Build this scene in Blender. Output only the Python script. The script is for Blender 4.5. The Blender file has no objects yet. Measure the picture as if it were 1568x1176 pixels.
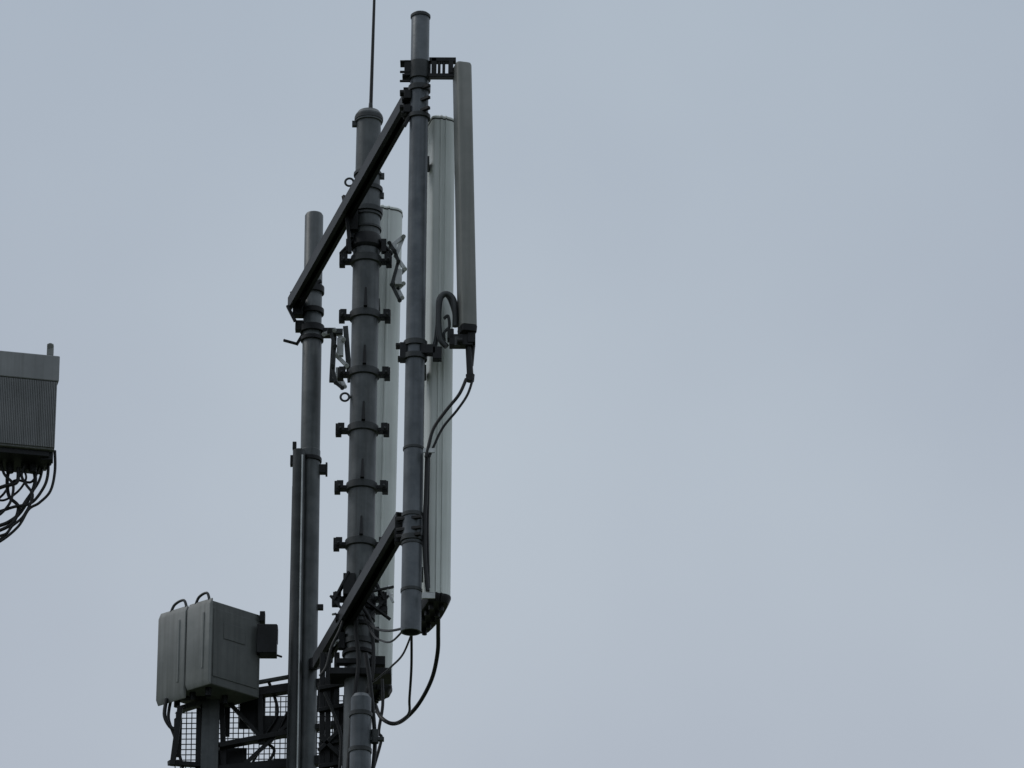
import bpy, bmesh, math, random
from mathutils import Vector, Matrix
random.seed(7)
sc = bpy.context.scene
# ------------------------------------------------------------------ camera
F = 8900.0; PITCH = 24.0
CAM = Vector((0, 0, 1.6))
R3 = Matrix.Rotation(math.radians(90 + PITCH), 3, 'X') @ Matrix.Rotation(0.005, 3, 'Z')
cd = bpy.data.cameras.new("camera"); cam = bpy.data.objects.new("camera", cd)
sc.collection.objects.link(cam); cam.location = CAM
cam.rotation_euler = R3.to_euler(); cd.sensor_width = 36; cd.lens = F / 1568 * 36
cd.clip_end = 12000; sc.camera = cam
sc.view_settings.view_transform = 'Standard'; sc.view_settings.look = 'None'; sc.view_settings.exposure = 0

def W(u, v, y):
    """survey helper: sight line -> world point on the vertical plane at distance y"""
    d = R3 @ Vector(((u - 784) / F, (588 - v) / F, -1))
    return CAM + d * (y / d.y)
def px(y): return y / math.cos(math.radians(PITCH)) / F

# ------------------------------------------------------------------ materials
def mat(name, c1, c2, rough=0.55, metal=0.0, scale=9.0, streak=0.35, bump=0.15, dirt=(0.05, 0.05, 0.045), spec=0.5):
    m = bpy.data.materials.new(name); m.use_nodes = True
    nt = m.node_tree; N = nt.nodes; L = nt.links
    b = N["Principled BSDF"]; b.inputs["Roughness"].default_value = rough; b.inputs["Metallic"].default_value = metal
    b.inputs["Specular IOR Level"].default_value = spec
    tc = N.new("ShaderNodeTexCoord")
    n1 = N.new("ShaderNodeTexNoise"); n1.inputs["Scale"].default_value = scale; n1.inputs["Detail"].default_value = 6; n1.inputs["Roughness"].default_value = .6
    L.new(tc.outputs["Object"], n1.inputs["Vector"])
    r1 = N.new("ShaderNodeValToRGB"); r1.color_ramp.elements[0].position = .36; r1.color_ramp.elements[1].position = .66
    r1.color_ramp.elements[0].color = (*c1, 1); r1.color_ramp.elements[1].color = (*c2, 1)
    L.new(n1.outputs["Fac"], r1.inputs["Fac"])
    mp = N.new("ShaderNodeMapping"); mp.inputs["Scale"].default_value = (38, 38, 1.6)
    L.new(tc.outputs["Object"], mp.inputs["Vector"])
    n2 = N.new("ShaderNodeTexNoise"); n2.inputs["Scale"].default_value = 1.0; n2.inputs["Detail"].default_value = 4
    L.new(mp.outputs["Vector"], n2.inputs["Vector"])
    r2 = N.new("ShaderNodeValToRGB"); r2.color_ramp.elements[0].position = .45; r2.color_ramp.elements[1].position = .72
    r2.color_ramp.elements[0].color = (0, 0, 0, 1); r2.color_ramp.elements[1].color = (streak, streak, streak, 1)
    L.new(n2.outputs["Fac"], r2.inputs["Fac"])
    mx = N.new("ShaderNodeMixRGB"); L.new(r2.outputs["Color"], mx.inputs["Fac"]); L.new(r1.outputs["Color"], mx.inputs["Color1"])
    mx.inputs["Color2"].default_value = (*dirt, 1)
    L.new(mx.outputs["Color"], b.inputs["Base Color"])
    n3 = N.new("ShaderNodeTexNoise"); n3.inputs["Scale"].default_value = 60; n3.inputs["Detail"].default_value = 3
    L.new(tc.outputs["Object"], n3.inputs["Vector"])
    bp = N.new("ShaderNodeBump"); bp.inputs["Strength"].default_value = bump; bp.inputs["Distance"].default_value = .004
    L.new(n3.outputs["Fac"], bp.inputs["Height"]); L.new(bp.outputs["Normal"], b.inputs["Normal"])
    return m
GALV = mat("galvanised_steel", (.062, .073, .084), (.108, .122, .136), .42, .3, dirt=(.03, .033, .035))
GALV2 = mat("weathered_steel", (.05, .058, .062), (.09, .1, .104), .45, .25, dirt=(.024, .026, .026), streak=.5)
DARK = mat("dark_steel", (.007, .008, .009), (.015, .0165, .019), .5, .1, dirt=(.006, .006, .006), spec=.25)
COLL = mat("clamp_steel", (.026, .03, .032), (.048, .054, .057), .5, .2, dirt=(.013, .013, .013), spec=.35)
BRIGHT = mat("zinc_hardware", (.34, .36, .36), (.5, .52, .52), .4, .4, streak=.2)
RAD = mat("radome_plastic", (.58, .62, .605), (.66, .7, .685), .5, 0, scale=3, streak=.3, bump=.04, dirt=(.34, .36, .34), spec=.35)
RAD2 = mat("aged_radome_plastic", (.15, .158, .15), (.195, .2, .19), .5, 0, scale=5, streak=.35, bump=.05, dirt=(.09, .095, .085), spec=.4)
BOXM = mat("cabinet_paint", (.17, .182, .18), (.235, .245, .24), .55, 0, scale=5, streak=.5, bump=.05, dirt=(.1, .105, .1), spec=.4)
BOXS = mat("cabinet_paint_shaded", (.085, .094, .094), (.125, .134, .133), .55, 0, scale=5, streak=.5, bump=.05, dirt=(.055, .06, .058), spec=.35)  # cabinet paint again, darkened so the side's shade sits in the colour
BOXD = mat("heatsink_paint", (.13, .137, .142), (.175, .182, .187), .5, 0, scale=5, streak=.3, bump=.05, spec=.4)
BOXL = mat("heatsink_cover_paint", (.17, .18, .187), (.22, .23, .237), .5, 0, scale=5, streak=.3, bump=.05, spec=.4)
RUB = mat("black_cable_rubber", (.008, .009, .01), (.014, .015, .017), .5, 0, streak=.1, spec=.3)
CONC = mat("concrete", (.28, .27, .25), (.38, .37, .34), .85, 0, scale=3)
GRS = mat("ground_grass", (.05, .065, .03), (.09, .1, .05), .9, 0, scale=.35, streak=.0)

# ------------------------------------------------------------------ mesh builder
def empty(name, loc=(0, 0, 0)):
    e = bpy.data.objects.new(name, None); sc.collection.objects.link(e); e.empty_display_size = .3
    return e
class B:
    def __init__(s, name, m, parent, bevel=0):
        s.name, s.m, s.parent, s.bevel = name, m, parent, bevel; s.bm = bmesh.new()
    def frame(s, d):
        d = d.normalized(); a = Vector((0, 0, 1)) if abs(d.z) < .9 else Vector((0, 1, 0))
        x = d.cross(a).normalized(); return x, d.cross(x).normalized()
    def loft(s, rings, cap=True, closed=False):
        vs = [[s.bm.verts.new(p) for p in r] for r in rings]; n = len(vs[0])
        K = len(vs) if closed else len(vs) - 1
        for i in range(K):
            a, b = vs[i], vs[(i + 1) % len(vs)]
            for j in range(n): s.bm.faces.new((a[j], a[(j + 1) % n], b[(j + 1) % n], b[j]))
        if cap and not closed:
            s.bm.faces.new(vs[0][::-1]); s.bm.faces.new(vs[-1])
        return s
    def tube(s, p0, p1, r0, r1=None, seg=24, cap=True):
        r1 = r0 if r1 is None else r1; x, y = s.frame(p1 - p0)
        R = lambda p, r: [p + x * r * math.cos(2 * math.pi * k / seg) + y * r * math.sin(2 * math.pi * k / seg) for k in range(seg)]
        return s.loft([R(p0, r0), R(p1, r1)], cap)
    def lathe(s, pts, seg=32, cap=True):
        x, y = s.frame(pts[-1][0] - pts[0][0]) if (pts[-1][0] - pts[0][0]).length > 1e-5 else s.frame(pts[1][0] - pts[0][0])
        return s.loft([[p + x * r * math.cos(2 * math.pi * k / seg) + y * r * math.sin(2 * math.pi * k / seg) for k in range(seg)] for p, r in pts], cap)
    def sweep(s, pts, r, seg=10, sub=8, closed=False):
        P = [Vector(p) for p in pts]; out = []
        n = len(P)
        for i in range(n - 1):
            a = P[max(i - 1, 0)]; b = P[i]; c = P[i + 1]; d = P[min(i + 2, n - 1)]
            for k in range(sub):
                t = k / sub
                out.append(.5 * ((2 * b) + (c - a) * t + (2 * a - 5 * b + 4 * c - d) * t * t + (3 * b - a - 3 * c + d) * t ** 3))
        out.append(P[-1]); rings = []; prev = None
        for i, p in enumerate(out):
            t = (out[min(i + 1, len(out) - 1)] - out[max(i - 1, 0)]).normalized()
            x = s.frame(t)[0] if prev is None else (prev - t * prev.dot(t)).normalized()
            prev = x; y = t.cross(x)
            rings.append([p + x * r * math.cos(2 * math.pi * k / seg) + y * r * math.sin(2 * math.pi * k / seg) for k in range(seg)])
        return s.loft(rings)
    def box(s, c, sx, sy, sz, X=Vector((1, 0, 0)), Z=Vector((0, 0, 1))):
        X = X.normalized(); Y = Z.cross(X).normalized(); Z = X.cross(Y).normalized()
        q = [c + X * (a * sx / 2) + Y * (b * sy / 2) for a, b in ((-1, -1), (1, -1), (1, 1), (-1, 1))]
        return s.loft([[p - Z * sz / 2 for p in q], [p + Z * sz / 2 for p in q]])
    def bar(s, p0, p1, w, h, up=Vector((0, 0, 1))):
        d = (p1 - p0).normalized(); x = d.cross(up).normalized(); z = x.cross(d).normalized()
        R = lambda p: [p - x * w / 2 - z * h / 2, p + x * w / 2 - z * h / 2, p + x * w / 2 + z * h / 2, p - x * w / 2 + z * h / 2]
        return s.loft([R(p0), R(p1)])
    def prism(s, poly, z0, z1):
        return s.loft([[Vector((p[0], p[1], z0)) for p in poly], [Vector((p[0], p[1], z1)) for p in poly]])
    def done(s):
        bmesh.ops.recalc_face_normals(s.bm, faces=s.bm.faces)
        for f in s.bm.faces: f.smooth = True
        for e in s.bm.edges:
            if len(e.link_faces) == 2: e.smooth = e.calc_face_angle(0) < math.radians(32)
        me = bpy.data.meshes.new(s.name); s.bm.to_mesh(me); s.bm.free(); me.materials.append(s.m)
        o = bpy.data.objects.new(s.name, me); sc.collection.objects.link(o); o.parent = s.parent
        if s.bevel:
            md = o.modifiers.new("bevel", 'BEVEL'); md.width = s.bevel; md.segments = 2; md.limit_method = 'ANGLE'; md.angle_limit = math.radians(40)
        return o
class Pole:
    def __init__(s, u0, v0, u1, v1, y): s.a = (u0, v0, u1, v1); s.y = y
    def at(s, v, du=0, dy=0):
        u0, v0, u1, v1 = s.a
        return W(u0 + (u1 - u0) * (v - v0) / (v1 - v0) + du, v, s.y) + Vector((0, dy, 0))
X = Vector((1, 0, 0)); Y = Vector((0, 1, 0)); Z = Vector((0, 0, 1))
YF, YL, YM = 28.0, 30.68, 29.5
front = Pole(644, 22, 629, 968, YF); left = Pole(481, 328, 470, 1000, YL); main = Pole(565, 172, 549, 1010, YM)
def round_rect(c, ax, ay, hx, hy, r, n=5):
    out = []
    for cx, cy, a0 in ((hx - r, hy - r, 0), (-hx + r, hy - r, 90), (-hx + r, -hy + r, 180), (hx - r, -hy + r, 270)):
        for k in range(n + 1):
            a = math.radians(a0 + 90 * k / n); p = c + ax * (cx + r * math.cos(a)) + ay * (cy + r * math.sin(a)); out.append(p)
    return out

mast = empty("telecommunications_mast")
# ---- main tube
b = B("main_tube", GALV2, mast); p = px(YM)
top = main.at(172); base = Vector((main.at(1400).x, YM, -.1))
b.lathe([(top, 17 * p), (main.at(176), 20 * p), (main.at(178), 21.5 * p), (main.at(188), 21.5 * p), (main.at(189), 19 * p), (main.at(290), 19.5 * p), (main.at(291), 20.5 * p), (main.at(1010), 21 * p)], cap=True)
b.tube(main.at(1010), base, 21 * p, 26 * p); b.done()
b = B("tube_head_bands", COLL, mast)
for v, h, e in ((183, 5, 1.5), (268, 4, 1), (292, 6, 3), (325, 7, 3.5), (332, 3, 2), (352, 3, 2), (945, 10, 3), (985, 8, 3)):
    b.tube(main.at(v - h / 2), main.at(v + h / 2), (21 + e) * p)
for v, s_ in ((190, -1), (300, 1), (270, 1)):
    b.box(main.at(v, s_ * 22), 7 * p, .03, 8 * p)
b.done()
# ---- collars with step brackets
rows = [400, 485, 573, 659, 747, 834, 917]
bc = B("step_collars", COLL, mast); bs = B("step_brackets", DARK, mast, .002); bf = B("collar_fins", DARK, mast); bz = B("collar_bolts", COLL, mast)
for i, v in enumerate(rows):
    bc.lathe([(main.at(v + 6), 22 * p), (main.at(v + 5), 24 * p), (main.at(v - 5), 24 * p), (main.at(v - 6), 22 * p)])
    for s_ in (-1, 1):
        rr = random.uniform(-1.5, 1.5)
        bs.box(main.at(v + 1, s_ * 29), 16 * p, .05, 6 * p)
        bs.box(main.at(v, s_ * 36 + rr), 9 * p, .05, 18 * p)
        bs.box(main.at(v, s_ * 33, -.05), 10 * p, .012, 13 * p)
        bz.tube(main.at(v + 3, s_ * 34, -.075), main.at(v + 3, s_ * 34, -.055), 1.6 * p, seg=6)
    if i:
        t = main.at(v - 36, 1, -.074); q = main.at(v - 6, 1, -.074); w = 2.8 * p
        bf.loft([[t + X * w * .5, t - X * w * .5, t - X * w * .5 - Y * .008, t + X * w * .5 - Y * .008],
                 [q + X * w, q - X * w, q - X * w - Y * .03, q + X * w - Y * .03]])
bc.done(); bs.done(); bf.done(); bz.done()
b = B("upper_saddle_clamp", DARK, mast, .002)
b.lathe([(main.at(384), 22 * p), (main.at(380), 25 * p), (main.at(368), 24 * p), (main.at(362), 21.6 * p)])
for s_ in (-1, 1):
    b.bar(main.at(372, s_ * 20, -.04), main.at(394, s_ * 40, -.04), .03, .012)
    b.bar(main.at(372, s_ * 20, .03), main.at(390, s_ * 38, .03), .03, .012)
    b.box(main.at(382, s_ * 27, -.04), 8 * p, .04, 22 * p)
b.bar(main.at(340, -30, -.09), main.at(398, -24, -.09), .022, .02)
b.bar(main.at(300, -36, -.0), main.at(372, -22, -.06), .022, .02)
b.box(main.at(345, -20, -.05), 14 * p, .06, 34 * p)
b.done()
b = B("lifting_eyes", COLL, mast)
for u, v in ((535, 279), (528, 608)):
    c = W(u, v, YM - .03); r = 6.5 * p
    pts = [c + X * r * math.cos(a) + Z * r * math.sin(a) for a in [2 * math.pi * k / 16 for k in range(17)]]
    b.sweep(pts, 1.8 * p, seg=8, sub=2)
    b.tube(c + X * r, W(u + 20, v, YM - .03), 2.2 * p, seg=8)
b.done()

# ---- head frame channels
def same_z(pt, u, v0):
    lo, hi = 28, 33
    for _ in range(40):
        m_ = (lo + hi) / 2
        if W(u, v0, m_).z < pt.z: lo = m_
        else: hi = m_
    return W(u, v0, lo)
def channel(b, p0, p1, w, h, t=.008):
    d = (p1 - p0).normalized(); x = d.cross(Z).normalized(); z = x.cross(d)
    b.bar(p0 + z * h / 2, p1 + z * h / 2, w, t)
    b.bar(p0 + x * (w / 2 - t / 2) - z * .003, p1 + x * (w / 2 - t / 2) - z * .003, t, h)
    b.bar(p0 - x * (w / 2 - t / 2) - z * .003, p1 - x * (w / 2 - t / 2) - z * .003, t, h)
    b.bar(p0 + x * (w / 2 - .014) - z * (h / 2 + .002), p1 + x * (w / 2 - .014) - z * (h / 2 + .002), .018, t)
    b.bar(p0 - x * (w / 2 - .014) - z * (h / 2 + .002), p1 - x * (w / 2 - .014) - z * (h / 2 + .002), .018, t)
b = B("head_frame_channels", DARK, mast)
A0 = W(628, 152, YF + .02); A1 = same_z(A0, 450, 466)
channel(b, A0, A1, .074, .068)
C0 = W(618, 795, YF + .04); C1 = same_z(C0, 490, 1014)
channel(b, C0, C1, .08, .068)
b.bar(C1 + Vector((.05, -.08, 0)), W(478, 1018, YL - .02), .05, .06)
b.done()
D = (A1 - A0).normalized(); D.z = 0; D.normalize(); NN = Vector((D.y, -D.x, 0))
if NN.x < 0: NN = -NN

# ---- front tube (open ended)
b = B("front_support_tube", GALV, mast); q = px(YF)
b.lathe([(front.at(968) + Z * .05, 12.5 * q), (front.at(968), 12.5 * q), (front.at(968), 15.5 * q), (front.at(906), 15.5 * q), (front.at(905), 15.5 * q), (front.at(140), 14.4 * q), (front.at(24.5), 14.4 * q), (front.at(22), 13.2 * q)], cap=True)
b.done()
b = B("front_tube_bands", COLL, mast, .001)
for v, h, e in ((26, 4, .8), (180, 6, 3), (137, 8, 2.5), (110, 26, 2.5), (528, 8, 3.5), (548, 8, 3.5), (688, 4, 1.5), (790, 6, 2), (826, 8, 3), (834, 3, 1.5), (905, 5, 1.6)):
    b.tube(front.at(v - h / 2), front.at(v + h / 2), (15 + e) * q)
b.done()
b = B("front_tube_clamps", DARK, mast, .002)
for v, h in ((108, 30), (148, 16), (170, 14), (540, 30)):
    b.box(front.at(v, -18), 11 * q, .07, h * q * .9)
    b.box(front.at(v - h * .33, -24), 12 * q, .05, 5 * q)
    b.box(front.at(v + h * .33, -22), 9 * q, .05, 5 * q)
for v in (98, 114, 128): b.tube(front.at(v, -30, -.03), front.at(v, -14, -.03), 2.2 * q, seg=8)
for v in (142, 160, 176):
    b.bar(front.at(v, -22, .03), front.at(v - 2, 16, -.075), .02, 5 * q)
b.bar(front.at(196, -22, -.02), front.at(176, -12, -.02), .02, 5 * q)
for v in (796, 812, 822):
    b.bar(front.at(v, -24, -.0), front.at(v + 3, 14, -.07), .02, 5 * q)
b.box(front.at(808, -10, .045), 34 * q, .05, 42 * q)
b.box(front.at(152, -8, .05), 34 * q, .05, 50 * q)
b.box(front.at(97, 35, -.03), 42 * q, .04, 7 * q); b.box(front.at(121, 34, -.03), 42 * q, .04, 6 * q)
b.box(front.at(107, 22, -.03), 8 * q, .04, 28 * q)
for du in (30, 37, 46): b.tube(front.at(108 + 12, du, -.04), front.at(108 - 13, du, -.04), 2.4 * q, seg=8)
b.box(front.at(108, 48, -.03), 7 * q, .05, 24 * q)
b.box(front.at(540, 20, -.03), 22 * q, .05, 15 * q); b.box(front.at(546, 34, -.03), 14 * q, .05, 20 * q)
b.done()
b = B("front_tube_hardware", BRIGHT, mast)
b.box(W(657, 690, YF - .07), 18 * q, .01, 7 * q); b.box(W(656, 912, YF - .07), 20 * q, .01, 9 * q)
b.done()

# ---- rear-left tube and the parallel feeder pipe
l = px(YL)
b = B("rear_support_tube", GALV2, mast)
b.lathe([(left.at(328), 12.5 * l), (left.at(331), 14.3 * l), (left.at(500), 14.3 * l), (left.at(501), 14.8 * l), (left.at(690), 14.8 * l), (left.at(691), 15.5 * l), (left.at(1330), 16 * l)]); b.done()
pipe = Pole(458, 688, 450, 1176, YL - .08)
b = B("feeder_pipe", COLL, mast)
b.tube(pipe.at(690), pipe.at(1330), 9.5 * l)
b.box(pipe.at(1000, -1, .02), 20 * l, .03, 2.05); b.done()
b = B("feeder_pipe_highlight", BRIGHT, mast)  # thin bright rod added as the highlight running down the pipe
b.tube(pipe.at(700, 5.5, -.035), pipe.at(1330, 5.5, -.035), 1.3 * l, seg=10); b.done()
b = B("rear_tube_clamps", DARK, mast, .002)
for v, h, e in ((445, 10, 3), (478, 8, 3), (505, 10, 4), (520, 6, 3), (705, 6, 3)):
    b.tube(left.at(v - h / 2), left.at(v + h / 2), (14.8 + e) * l)
b.box(left.at(475, -22, -.02), 16 * l, .06, 26 * l); b.box(left.at(500, -20), 12 * l, .05, 16 * l)
b.bar(W(434, 521, YL), W(456, 527, YL), .02, .012); b.bar(W(454, 528, YL), W(466, 508, YL), .02, .015)
b.bar(W(440, 468, YL - .05), W(452, 492, YL - .05), .02, .018)
b.bar(W(445, 450, YL - .05), W(492, 430, YL - .05), .02, .02)
b.box(W(494, 719, YL), 12 * l, .04, 14 * l); b.box(W(500, 719, YL), 3 * l, .04, 20 * l)
b.box(W(451, 683, YL - .05), 6 * l, .03, 12 * l); b.box(W(448, 706, YL - .06), 7 * l, .04, 16 * l)
b.box(W(502, 510, YL), 24 * l, .04, 14 * l)
b.box(W(488, 930, YL), 14 * l, .03, 8 * l)
b.done()
# ---- tilt linkages
def linkage(name, pts, y, parent, w=6, m=None):
    b = B(name, m or BRIGHT, parent, .0015); s = px(y)
    for i in range(len(pts) - 1):
        b.bar(W(*pts[i], y + .012 * (i % 2)), W(*pts[i + 1], y + .012 * (i % 2)), .012, w * s, up=Y.cross((W(*pts[i + 1], y) - W(*pts[i], y)).normalized()))
    for P_ in pts: b.tube(W(*P_, y - .02), W(*P_, y + .04), 3.6 * s, seg=8)
    return b.done()

# ---- lower saddle + hardware around the tube
b = B("lower_saddle_clamp", DARK, mast, .002)
for v, h, e in ((900, 8, 3), (930, 14, 4), (960, 6, 3), (1002, 6, 4)):
    b.tube(main.at(v - h / 2), main.at(v + h / 2), (21 + e) * p)
for s_ in (-1, 1):
    b.bar(main.at(884, s_ * 16, -.08), main.at(926, s_ * 38, -.06), .03, .014)
    b.bar(main.at(955, s_ * 14, -.08), main.at(918, s_ * 44, -.05), .025, .014)
    b.box(main.at(925, s_ * 36, -.04), 12 * p, .04, 16 * p)
b.box(main.at(902, -16, -.05), 18 * p, .07, 34 * p)
b.bar(main.at(930, 10, -.1), main.at(955, 48, -.06), .02, .012)
b.bar(main.at(918, 10, -.1), main.at(905, 52, -.06), .02, .012)
b.box(main.at(950, -28, -.03), 16 * p, .05, 10 * p); b.box(main.at(938, 34, -.03), 18 * p, .05, 9 * p)
b.box(main.at(975, 26, -.03), 10 * p, .04, 22 * p); b.box(main.at(985, -26, -.03), 10 * p, .04, 26 * p)
b.box(main.at(1038, 4, -.03), 92 * p, .16, 10 * p)
b.box(main.at(1020, -18, -.06), 30 * p, .05, 8 * p); b.box(main.at(1018, 30, -.04), 22 * p, .06, 14 * p)
b.done()
b = B("saddle_hardware", BRIGHT, mast)
for v, du in ((906, 42), (918, 46), (990, -36), (948, -40)):
    b.tube(main.at(v, du, -.07), main.at(v - 4, du + 4, -.04), 2.0 * p, seg=6)
b.bar(main.at(905, 40, -.07), main.at(930, 52, -.07), .01, .012)
b.bar(main.at(1000, -44, -.05), main.at(985, -30, -.05), .01, .01)
b.done()
# ---- lower tube section
YT = 29.15; low = Pole(553, 1060, 551, 1180, YT); lt = px(YT)
b = B("lower_feed_tube", GALV, mast)
b.lathe([(low.at(1064), 11 * lt), (low.at(1070), 15.5 * lt), (low.at(1330), 16 * lt)]); b.done()
b = B("lower_tube_bands", COLL, mast)
for v in (1095, 1150): b.tube(low.at(v - 3), low.at(v + 3), 17.5 * lt)
b.box(low.at(1132, 26), 20 * lt, .03, 5 * lt); b.tube(low.at(1118, 22), low.at(1138, 22), 6 * lt, seg=12); b.done()

# ---- side service frame
YS = 30.6; s = px(YS)
b = B("service_frame", GALV2, mast, .002)
b.box((W(321, 1048, YS) + W(320, 1300, YS)) / 2, 26 * s, .05, (W(321, 1048, YS) - W(320, 1300, YS)).length)
b.bar(W(272, 1088, YS), W(310, 1076, YS), .05, 8 * s)
b.bar(W(335, 1056, YS), W(445, 1036, YS + .1), .03, 5 * s)
b.done()
b = B("service_frame_rails", DARK, mast, .002)
b.bar(W(335, 1070, YS + .05), W(540, 1040, YS + .1), .06, 13 * s)
b.bar(W(335, 1143, YS + .02), W(520, 1108, YS + .1), .06, 8 * s)
b.bar(W(300, 1185, YS + .02), W(540, 1160, YS + .1), .06, 14 * s)
b.bar(W(276, 1082, YS - .1), W(264, 1172, YS - .1), .03, 9 * s, up=Y)
b.bar(W(258, 1168, YS - .1), W(310, 1172, YS), .03, 7 * s)
b.bar(W(305, 1085, YS), W(303, 1180, YS), .03, 7 * s, up=Y)
b.bar(W(339, 1060, YS + .05), W(343, 1180, YS + .05), .03, 9 * s, up=Y)
b.bar(W(398, 1060, YS + .05), W(400, 1140, YS + .05), .03, 6 * s, up=Y)
b.bar(W(350, 1075, YS + .05), W(400, 1130, YS + .05), .02, 8 * s, up=Y)
b.bar(W(375, 1170, YS + .05), W(440, 1110, YS + .05), .02, 6 * s, up=Y)
b.box(W(386, 1092, YS + .12), 38 * s, .02, 50 * s); b.box(W(345, 1098, YS + .12), 14 * s, .02, 62 * s)
b.box(W(420, 1110, YS + .12), 60 * s, .02, 28 * s)
b.box(W(355, 1165, YS + .12), 44 * s, .02, 40 * s)
b.box(W(272, 1130, YS - .05), 12 * s, .02, 60 * s)
b.box(W(500, 1068, YM + .22), 26 * s, .02, 44 * s); b.box(W(525, 1110, YM + .22), 22 * s, .02, 60 * s); b.box(W(504, 1158, YM + .22), 30 * s, .02, 34 * s)
for u0, u1, w in ((503, 500, 6), (516, 513, 8), (534, 532, 7), (494, 492, 5)):
    b.bar(W(u0, 1000, YM + .2), W(u1, 1330, YM + .2), .03, w * s, up=Y)
for v in (1052, 1085, 1138, 1172): b.bar(W(488, v + 3, YM + .18), W(545, v - 8, YM + .18), .03, 6 * s)
b.bar(W(488, 1150, YM + .16), W(540, 1098, YM + .16), .02, 6 * s); b.bar(W(490, 1128, YM + .16), W(545, 1180, YM + .16), .02, 6 * s)
b.done()
b = B("wire_mesh", COLL, mast)
for k in range(0, 34):
    u = 270 + k * 8; b.tube(W(u, 1066 if u > 330 else 1090, YS + .3), W(u - 2, 1182, YS + .3), .8 * s, seg=6)
for k in range(0, 16):
    v = 1068 + k * 8; b.tube(W(335 if v < 1090 else 268, v, YS + .31), W(538, v - 3, YS + .31), .8 * s, seg=6)
b.done()
b = B("frame_support_arms", DARK, mast)
for v in (1215, 1310):
    b.bar(W(300, v, YS), W(560, v, YM), .06, .06); b.bar(W(440, v, YL), W(560, v, YM), .06, .06)
b.bar(W(320, 1300, YS), Vector((main.at(1500).x, YM, main.at(1650).z)), .05, .05)
b.done()
b = B("foundation_block", CONC, mast, .02); b.box(Vector((base.x, YM, .25)), 1.8, 1.8, .6); b.done()

# ---- cables on the mast
b = B("coax_cables", RUB, mast)
def cab(pts, y, r, ys=None):
    n = len(pts); b.sweep([W(u, v, y if ys is None else y + (ys - y) * i / (n - 1)) for i, (u, v) in enumerate(pts)], r * px(y))
cab([(724, 580), (716, 604), (700, 628), (678, 655), (663, 686), (657, 700)], YF - .06, 2.0)
cab([(714, 580), (703, 604), (682, 630), (664, 656), (656, 684), (652, 700)], YF - .07, 2.6)
cab([(654, 692), (652, 760), (650, 805), (651, 860), (655, 905)], YF - .03, 3.2)
cab([(657, 692), (656, 760), (655, 820), (657, 900)], YF - .01, 1.8)
cab([(671, 945), (671, 968), (670, 1000), (661, 1040), (641, 1078), (618, 1102), (600, 1108), (583, 1098), (575, 1080)], YF + .3, 3.2, YM - .1)
cab([(630, 960), (630, 1020), (627, 1070), (626, 1092), (611, 1106), (590, 1104), (576, 1090)], YF + .2, 2.0, YM - .1)
cab([(634, 960), (618, 1000), (600, 1020), (584, 1034), (570, 1045)], YF + .2, 1.6, YM - .1)
cab([(622, 960), (600, 982), (582, 980), (570, 970), (556, 940)], YF + .2, 1.6, YM - .1)
cab([(618, 962), (595, 966), (575, 962), (560, 948)], YF + .2, 2.0, YM - .1)
cab([(541, 905), (556, 930), (568, 955), (572, 1000), (570, 1035), (562, 1060), (560, 1075)], YM - .14, 3.0)
cab([(548, 915), (545, 960), (549, 1010), (545, 1050), (540, 1090), (533, 1180)], YM - .12, 3.4)
cab([(530, 935), (520, 965), (508, 990), (500, 1020), (490, 1035)], YM - .12, 2.4)
cab([(560, 1000), (566, 1040), (572, 1100), (574, 1140), (570, 1190)], YM - .3, 3.2)
cab([(585, 1040), (586, 1080), (580, 1120), (584, 1132), (572, 1176)], YM - .2, 2.4)
cab([(497, 1060), (510, 1090), (522, 1130), (520, 1180)], YM + .1, 2.6)
cab([(410, 1040), (425, 1090), (405, 1130), (420, 1150), (400, 1180)], YS + .1, 2.4)
cab([(440, 1090), (420, 1130), (398, 1150), (380, 1180)], YS + .1, 2.0)
cab([(255, 1070), (252, 1095), (260, 1112), (270, 1118)], YS - .1, 3.0)
cab([(262, 1070), (258, 1100), (268, 1130), (280, 1176)], YS - .05, 2.4)
b.done()

# ------------------------------------------------------------------ whip antenna
wh = empty("whip_antenna")
b = B("whip_rod", RUB, wh)
w0 = W(567.5, 172, YM); w1 = W(576, -90, YM); b.tube(w0, w1, 2.9 * p, 1.8 * p, seg=12); b.done()
b = B("whip_base", COLL, wh); b.tube(W(567.3, 174, YM), W(567.7, 158, YM), 4 * p, 3 * p); b.done()

# ------------------------------------------------------------------ panel antennas
def fluted_profile(c, ax, ay, hx, hy):
    """radome outline: rounded edges, two shallow ribs on the narrow side"""
    out = []; R = min(hx * .75, .06)
    for k in range(9):
        t = -1 + 2 * k / 8; out.append(c + ax * (hx + .012 * (1 - t * t)) + ay * (hy - R) * t)
    for k in range(1, 8):
        a = math.radians(90 * k / 7); out.append(c + ax * (hx - R + R * math.cos(a)) + ay * (hy - R + R * math.sin(a)))
    for k in range(0, 6):
        a = math.radians(90 + 90 * k / 5); out.append(c + ax * (-hx + .02 + .02 * math.cos(a)) + ay * (hy - .02 + .02 * math.sin(a)))
    for k in range(0, 6):
        a = math.radians(180 + 90 * k / 5); out.append(c + ax * (-hx + .02 + .02 * math.cos(a)) + ay * (-hy + .02 + .02 * math.sin(a)))
    for f, dd in ((-.4, .0), (-.36, .008), (-.22, .008), (-.18, 0), (.02, 0), (.06, .008), (.14, .008), (.18, 0)):
        out.append(c + ax * hx * f - ay * (hy + dd))
    for k in range(1, 7):
        a = math.radians(270 + 90 * k / 7)
        out.append(c + ax * (hx - R + R * math.cos(a)) + ay * (-hy + R + R * math.sin(a)))
    return out
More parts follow.
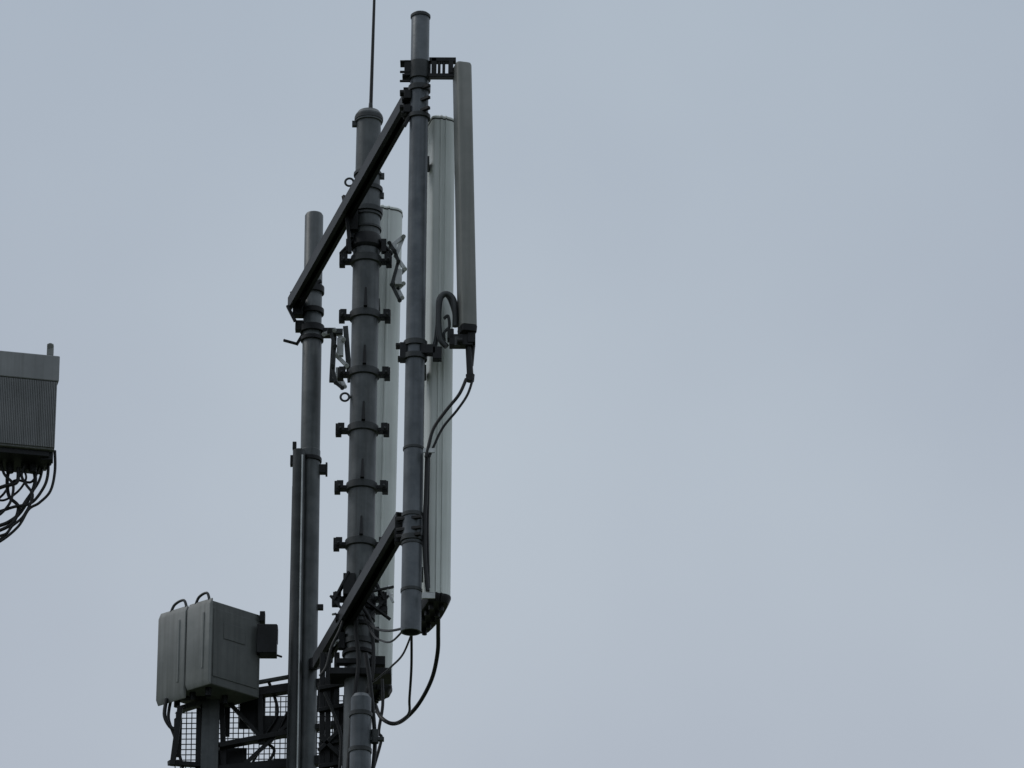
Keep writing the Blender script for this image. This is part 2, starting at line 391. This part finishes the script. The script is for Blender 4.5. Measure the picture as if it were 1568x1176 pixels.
def panel(name, cr_top, cr_bot, ax, ay, hx, hy, m, capm):
    e = empty(name)
    ct = cr_top - ax * hx + ay * hy; cb = cr_bot - ax * hx + ay * hy
    b = B("radome", m, e)
    b.loft([fluted_profile(cb, ax, ay, hx, hy), fluted_profile(ct, ax, ay, hx, hy)]); b.done()
    b = B("top_cap", m, e, .002)
    b.loft([fluted_profile(ct + Z * .006, ax, ay, hx + .003, hy + .003), fluted_profile(ct + Z * .018, ax, ay, hx + .003, hy + .003), fluted_profile(ct + Z * .03, ax, ay, hx - .012, hy - .012)]); b.done()
    b = B("top_seal", DARK, e); b.loft([fluted_profile(ct + Z * .0005, ax, ay, hx + .0015, hy + .0015), fluted_profile(ct + Z * .0055, ax, ay, hx + .0015, hy + .0015)]); b.done()
    b = B("bottom_cap", capm, e, .002)
    b.loft([fluted_profile(cb - Z * .045, ax, ay, hx - .012, hy - .012), fluted_profile(cb - Z * .014, ax, ay, hx + .003, hy + .003), fluted_profile(cb - Z * .001, ax, ay, hx + .003, hy + .003)]); b.done()
    b = B("connectors", DARK, e)
    for k in range(5):
        for j in (-.45, .35):
            c = cb + ay * hy * (-.75 + .36 * k) + ax * hx * j - Z * .044; b.tube(c, c - Z * .03, .013, seg=12)
    b.done()
    return e
pa = panel("panel_antenna", W(700, 186, 28.12), W(693, 910, 28.12), NN, D, .068, .245, RAD, DARK)
b = B("mounting_brackets", COLL, pa, .002)
for v in (240, 560, 870): b.box(front.at(v, 2, .09), 30 * q, .12, 12 * q)
b.done()
pb = panel("panel_antenna", W(619, 324, 29.78), W(603, 1046, 29.78), NN.copy(), D.copy(), .1, .1, RAD, DARK)
b = B("mounting_brackets", COLL, pb, .002)
for v in (470, 860): b.box(W(562, v, 29.64), 40 * p, .14, 12 * p)
b.done()
linkage("tilt_linkage", [(598, 378), (618, 362), (606, 392), (620, 412), (603, 430), (616, 456), (606, 446), (618, 434)], 29.62, pb)
linkage("tilt_linkage_lower", [(596, 372), (604, 384), (610, 400), (600, 436), (612, 460)], 29.58, pb, 5, COLL)
b = B("tilt_linkage_plates", BRIGHT, pb, .002)
b.box(W(610, 425, 29.6), 11 * p, .03, 26 * p); b.box(W(603, 380, 29.6), 9 * p, .03, 16 * p); b.done()
linkage("rear_tilt_linkage", [(496, 512), (512, 506), (526, 520), (516, 545), (531, 560), (513, 578), (528, 592), (520, 576)], YL - .15, mast)
linkage("rear_tilt_linkage_arm", [(505, 505), (513, 530), (509, 560), (514, 586), (524, 594)], YL - .2, mast, 5, COLL)
b = B("rear_linkage_plates", BRIGHT, mast, .002)
b.box(W(521, 532, YL - .14), 10 * l, .03, 30 * l); b.box(W(520, 572, YL - .14), 12 * l, .03, 18 * l); b.done()
b = B("rear_linkage_clamps", COLL, mast, .002)
b.bar(W(512, 508, YL - .12), W(508, 585, YL - .12), .03, 7 * l, up=Y); b.bar(W(529, 500, YL - .1), W(536, 585, YL - .1), .03, 6 * l, up=Y)
b.box(W(513, 508, YL - .15), 24 * l, .03, 8 * l); b.done()

# slim antenna
sa = empty("panel_antenna")
ys = YF - .05
b = B("radome", RAD2, sa)
def slim(u, v, k=1.0): return round_rect(W(u, v, ys), NN, D, 12.3 * q * k, .055 * k, .018 * k)
b.loft([slim(715.5, 502), slim(707.5, 104), slim(707.3, 101, .93), slim(707.3, 99.5, .75)]); b.done()
b = B("end_cap", DARK, sa, .002)
b.loft([slim(715.6, 512, .96), slim(715.5, 503, 1.04)])
b.box(W(706, 523, ys), 36 * q, .06, 18 * q); b.box(W(722, 516, ys), 12 * q, .07, 26 * q); b.box(W(690, 514, ys), 10 * q, .06, 16 * q); b.done()
b = B("jumper_boot", RUB, sa)
b.tube(W(717, 525, ys), W(720, 576, ys), 4.6 * q, 5.2 * q, seg=14); b.tube(W(725, 528, ys + .01), W(722, 560, ys + .01), 3 * q, seg=10)
b.tube(W(720, 574, ys), W(720, 584, ys), 7 * q, 6 * q, seg=14)
b.tube(W(700, 522, ys - .04), W(708, 522, ys - .04), 5 * q, seg=12); b.done()
b = B("gooseneck_bracket", COLL, sa)
b.sweep([W(u, v, ys) for u, v in ((697, 500), (697, 478), (694, 458), (684, 450), (675, 456), (672, 475), (672, 500), (675, 520), (684, 531))], 4.6 * q, seg=12)
b.sweep([W(u, v, ys + .05) for u, v in ((697, 500), (696, 478), (688, 456), (680, 450), (672, 460), (671, 490), (668, 520), (662, 540))], 4 * q, seg=12)
b.sweep([W(u, v, ys + .02) for u, v in ((680, 488), (686, 484), (688, 500), (680, 510), (681, 528))], 2.4 * q, seg=10)
b.tube(W(700, 517, ys - .02), W(700, 530, ys - .02), 5 * q, seg=12); b.done()

# ------------------------------------------------------------------ radio cabinet
rc = empty("radio_equipment_cabinet")
K = W(322, 912, 30.3); Rr = W(404, 940, 30.55); Ll = W(243, 930, 30.55)
zt = W(322, 914, 30.3).z; zb = W(322, 1046, 30.3).z
e1 = Vector((Rr.x - K.x, Rr.y - K.y, 0)); e2 = Vector((Ll.x - K.x, Ll.y - K.y, 0))
k0 = Vector((K.x, K.y, 0))
def pl(a, c): return (k0 + e1 * a + e2 * c)
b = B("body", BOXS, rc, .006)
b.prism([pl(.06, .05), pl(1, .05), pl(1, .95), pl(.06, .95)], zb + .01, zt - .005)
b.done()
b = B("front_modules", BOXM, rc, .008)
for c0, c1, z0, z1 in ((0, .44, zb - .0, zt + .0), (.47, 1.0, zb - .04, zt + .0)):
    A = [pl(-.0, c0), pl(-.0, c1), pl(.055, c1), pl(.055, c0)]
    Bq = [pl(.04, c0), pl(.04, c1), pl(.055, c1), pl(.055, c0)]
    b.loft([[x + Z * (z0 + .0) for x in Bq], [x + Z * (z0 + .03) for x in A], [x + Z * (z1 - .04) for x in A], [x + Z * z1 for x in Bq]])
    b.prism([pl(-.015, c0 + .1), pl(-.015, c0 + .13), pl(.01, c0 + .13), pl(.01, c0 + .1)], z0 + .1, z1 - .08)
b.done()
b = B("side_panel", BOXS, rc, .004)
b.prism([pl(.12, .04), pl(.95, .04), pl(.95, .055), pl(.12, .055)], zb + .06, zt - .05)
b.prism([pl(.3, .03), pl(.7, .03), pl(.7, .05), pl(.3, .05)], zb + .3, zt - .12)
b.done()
b = B("handles", COLL, rc)
for c0, c1 in ((.06, .34), (.5, .82)):
    a = pl(.05, c0) + Z * (zt - .02); d = pl(.05, c1) + Z * (zt - .02)
    b.sweep([a, a + Z * .06 + (d - a) * .2, d + Z * .05 - (d - a) * .25, d], .008, seg=8)
b.done()
b = B("connector_housing", DARK, rc, .003)
b.box(W(409, 982, 30.55), 30 * s, .1, 46 * s); b.box(W(421, 972, 30.55), 9 * s, .08, 24 * s); b.box(W(402, 946, 30.56), 8 * s, .06, 16 * s)
b.bar(W(414, 1000, 30.6), W(432, 1006, 30.6), .01, 3 * s); b.done()
b = B("bottom_glands", DARK, rc)
for a, c_ in ((.2, .2), (.2, .5), (.25, .85), (.6, .3), (.6, .7)):
    g = pl(a, c_) + Z * (zb + .012); b.tube(g, g - Z * .05, .018, seg=12)
b.done()
b = B("support_bracket", DARK, rc, .003)
b.box(W(324, 1053, 30.5), 34 * s, .16, 12 * s); b.box(W(285, 1066, 30.55), 60 * s, .04, 10 * s)
b.done()

# ------------------------------------------------------------------ remote radio unit on the neighbouring mast
YR = 26.5; r_ = px(YR)
ru = empty("remote_radio_unit")
kc = W(92, 545, YR); lc = W(-118, 533, YR - .15)
f1 = Vector((lc.x - kc.x, lc.y - kc.y, 0)); back = Vector((-f1.y, f1.x, 0)).normalized()
if back.y < 0: back = -back
f1n = f1.normalized(); k0r = Vector((kc.x, kc.y, 0)); zT = kc.z; zM = W(91, 584, YR).z; zB = W(89, 688, YR).z
def pr(a, d): return k0r + f1n * a + back * d
LN = f1.length
b = B("housing", BOXL, ru, .005)
b.prism([pr(0.0, 0.0), pr(LN, 0.0), pr(LN, .3), pr(0.0, .3)], zM, zT); b.done()
b = B("lower_housing", BOXD, ru, .004)
b.prism([pr(.008, .012), pr(LN - .008, .012), pr(LN - .008, .29), pr(.008, .29)], zB, zM - .001); b.done()
b = B("cooling_fins", BOXD, ru)
nf = 76
for k in range(nf):
    a = .012 + (LN - .024) * k / (nf - 1)
    b.prism([pr(a - .003, .002), pr(a + .003, .002), pr(a + .003, .014), pr(a - .003, .014)], zB + .01, zM - .004)
b.done()
b = B("lifting_lug", BOXM, ru, .003)
b.box(W(77, 537, YR + .05), 10 * r_, .03, 20 * r_); b.tube(W(77, 530, YR + .03), W(77, 530, YR + .07), 5 * r_, seg=14)
b.done()
b = B("base_plate", DARK, ru, .003)
b.prism([pr(.03, .03), pr(LN, .03), pr(LN, .27), pr(.03, .27)], zB - .03, zB - .001)
for u, v in ((73, 700), (50, 712), (38, 708), (15, 712), (-10, 710)):
    b.tube(W(u, v - 14, YR + .12), W(u, v + 12, YR + .12), 6 * r_, seg=12)
b.box(W(72, 697, YR + .06), 18 * r_, .05, 22 * r_)
b.box(W(30, 706, YR + .2), 90 * r_, .06, 20 * r_)
b.done()
b = B("jumper_cables", RUB, ru)
def cab2(pts, dy, r): b.sweep([W(u, v, YR + dy) for u, v in pts], r * r_)
cab2([(84, 690), (84, 722), (77, 752), (60, 770), (44, 780), (28, 806), (0, 829), (-30, 840)], .1, 2.2)
cab2([(74, 700), (73, 728), (66, 748), (48, 770), (22, 776), (0, 783), (-25, 790)], .12, 2.4)
cab2([(50, 715), (54, 735), (47, 758), (30, 786), (12, 800), (-5, 806)], .15, 3.0)
cab2([(38, 712), (33, 728), (40, 742), (50, 760), (36, 790), (18, 806), (8, 818), (-20, 824)], .1, 2.2)
cab2([(15, 715), (11, 735), (14, 760), (28, 776), (20, 800), (0, 812), (-10, 813)], .14, 2.8)
cab2([(0, 700), (6, 725), (20, 742), (16, 768), (2, 786), (-8, 790)], .1, 2.2)
cab2([(28, 716), (26, 738), (8, 744), (-15, 752)], .1, 3.0)
cab2([(60, 716), (48, 738), (22, 736), (4, 758), (-12, 770)], .16, 2.0)
cab2([(34, 716), (40, 732), (28, 752), (6, 766), (-12, 762)], .12, 1.8)
cab2([(66, 704), (60, 736), (36, 772), (14, 812), (-12, 836)], .18, 2.2)
b.done()
nm = empty("antenna_mast")
b = B("tube", GALV, nm); mx_ = W(-150, 600, YR + .25)
b.tube(Vector((mx_.x, mx_.y, -.1)), Vector((mx_.x, mx_.y, 15.6)), .07); b.done()
b = B("clamps", DARK, nm)
for v in (560, 660):
    g = W(-150, v, YR + .25); b.tube(g - Z * .02, g + Z * .02, .085); b.box(g + X * .1, .2, .06, .04)
b.done()
b = B("foundation_block", CONC, nm, .02); b.box(Vector((mx_.x, mx_.y, .2)), 1.2, 1.2, .5); b.done()

# ------------------------------------------------------------------ ground
g = B("ground", GRS, None); g.loft([[Vector((-5000, -5000, -.02)), Vector((5000, -5000, -.02)), Vector((5000, 5000, -.02)), Vector((-5000, 5000, -.02))], [Vector((-5000, -5000, 0)), Vector((5000, -5000, 0)), Vector((5000, 5000, 0)), Vector((-5000, 5000, 0))]]); g.done()

# ------------------------------------------------------------------ overcast daylight
EL, AZ = 48.0, -80.0
w = bpy.data.worlds.new("World"); sc.world = w; w.use_nodes = True
nt = w.node_tree; N = nt.nodes; L = nt.links; bg = N["Background"]; bg.inputs["Strength"].default_value = .107
sky = N.new("ShaderNodeTexSky"); sky.sky_type = 'NISHITA'; sky.sun_disc = False
sky.sun_elevation = math.radians(EL); sky.sun_rotation = math.radians(AZ); sky.dust_density = 3; sky.air_density = 1
tc = N.new("ShaderNodeTexCoord")
n = N.new("ShaderNodeTexNoise"); n.inputs["Scale"].default_value = 7; n.inputs["Detail"].default_value = 4; n.inputs["Roughness"].default_value = .45
L.new(tc.outputs["Generated"], n.inputs["Vector"])
rp = N.new("ShaderNodeValToRGB"); rp.color_ramp.elements[0].position = .3; rp.color_ramp.elements[1].position = .72
rp.color_ramp.elements[0].color = (.91, .9, .92, 1); rp.color_ramp.elements[1].color = (1.08, 1.07, 1.05, 1)
L.new(n.outputs["Fac"], rp.inputs["Fac"])
sx = N.new("ShaderNodeSeparateXYZ"); L.new(tc.outputs["Generated"], sx.inputs["Vector"])
hr = N.new("ShaderNodeValToRGB"); e = hr.color_ramp.elements
e[0].position = 0; e[0].color = (.46, .5, .555, 1); e[1].position = 1; e[1].color = (.73, .8, .87, 1)
a = e.new(.34); a.color = (.437, .488, .553, 1); a = e.new(.47); a.color = (.392, .455, .528, 1); a = e.new(.7); a.color = (.56, .63, .7, 1)
L.new(sx.outputs["Z"], hr.inputs["Fac"])
mu = N.new("ShaderNodeMixRGB"); mu.blend_type = 'MULTIPLY'; mu.inputs["Fac"].default_value = 1
L.new(hr.outputs["Color"], mu.inputs["Color1"]); L.new(rp.outputs["Color"], mu.inputs["Color2"])
sc10 = N.new("ShaderNodeVectorMath"); sc10.operation = 'SCALE'; sc10.inputs["Scale"].default_value = 10
L.new(mu.outputs["Color"], sc10.inputs[0])
mix = N.new("ShaderNodeMixRGB"); mix.inputs["Fac"].default_value = .95
L.new(sky.outputs["Color"], mix.inputs["Color1"]); L.new(sc10.outputs["Vector"], mix.inputs["Color2"])
L.new(mix.outputs["Color"], bg.inputs["Color"])
sd = bpy.data.lights.new("sun", 'SUN'); sd.energy = .6; sd.angle = math.radians(20); sd.color = (1, .97, .93)
so = bpy.data.objects.new("sun", sd); sc.collection.objects.link(so)
dirv = Vector((math.sin(math.radians(AZ)) * math.cos(math.radians(EL)), math.cos(math.radians(AZ)) * math.cos(math.radians(EL)), math.sin(math.radians(EL))))
so.rotation_euler = dirv.to_track_quat('Z', 'Y').to_euler(); so.location = (-20, -10, 40)
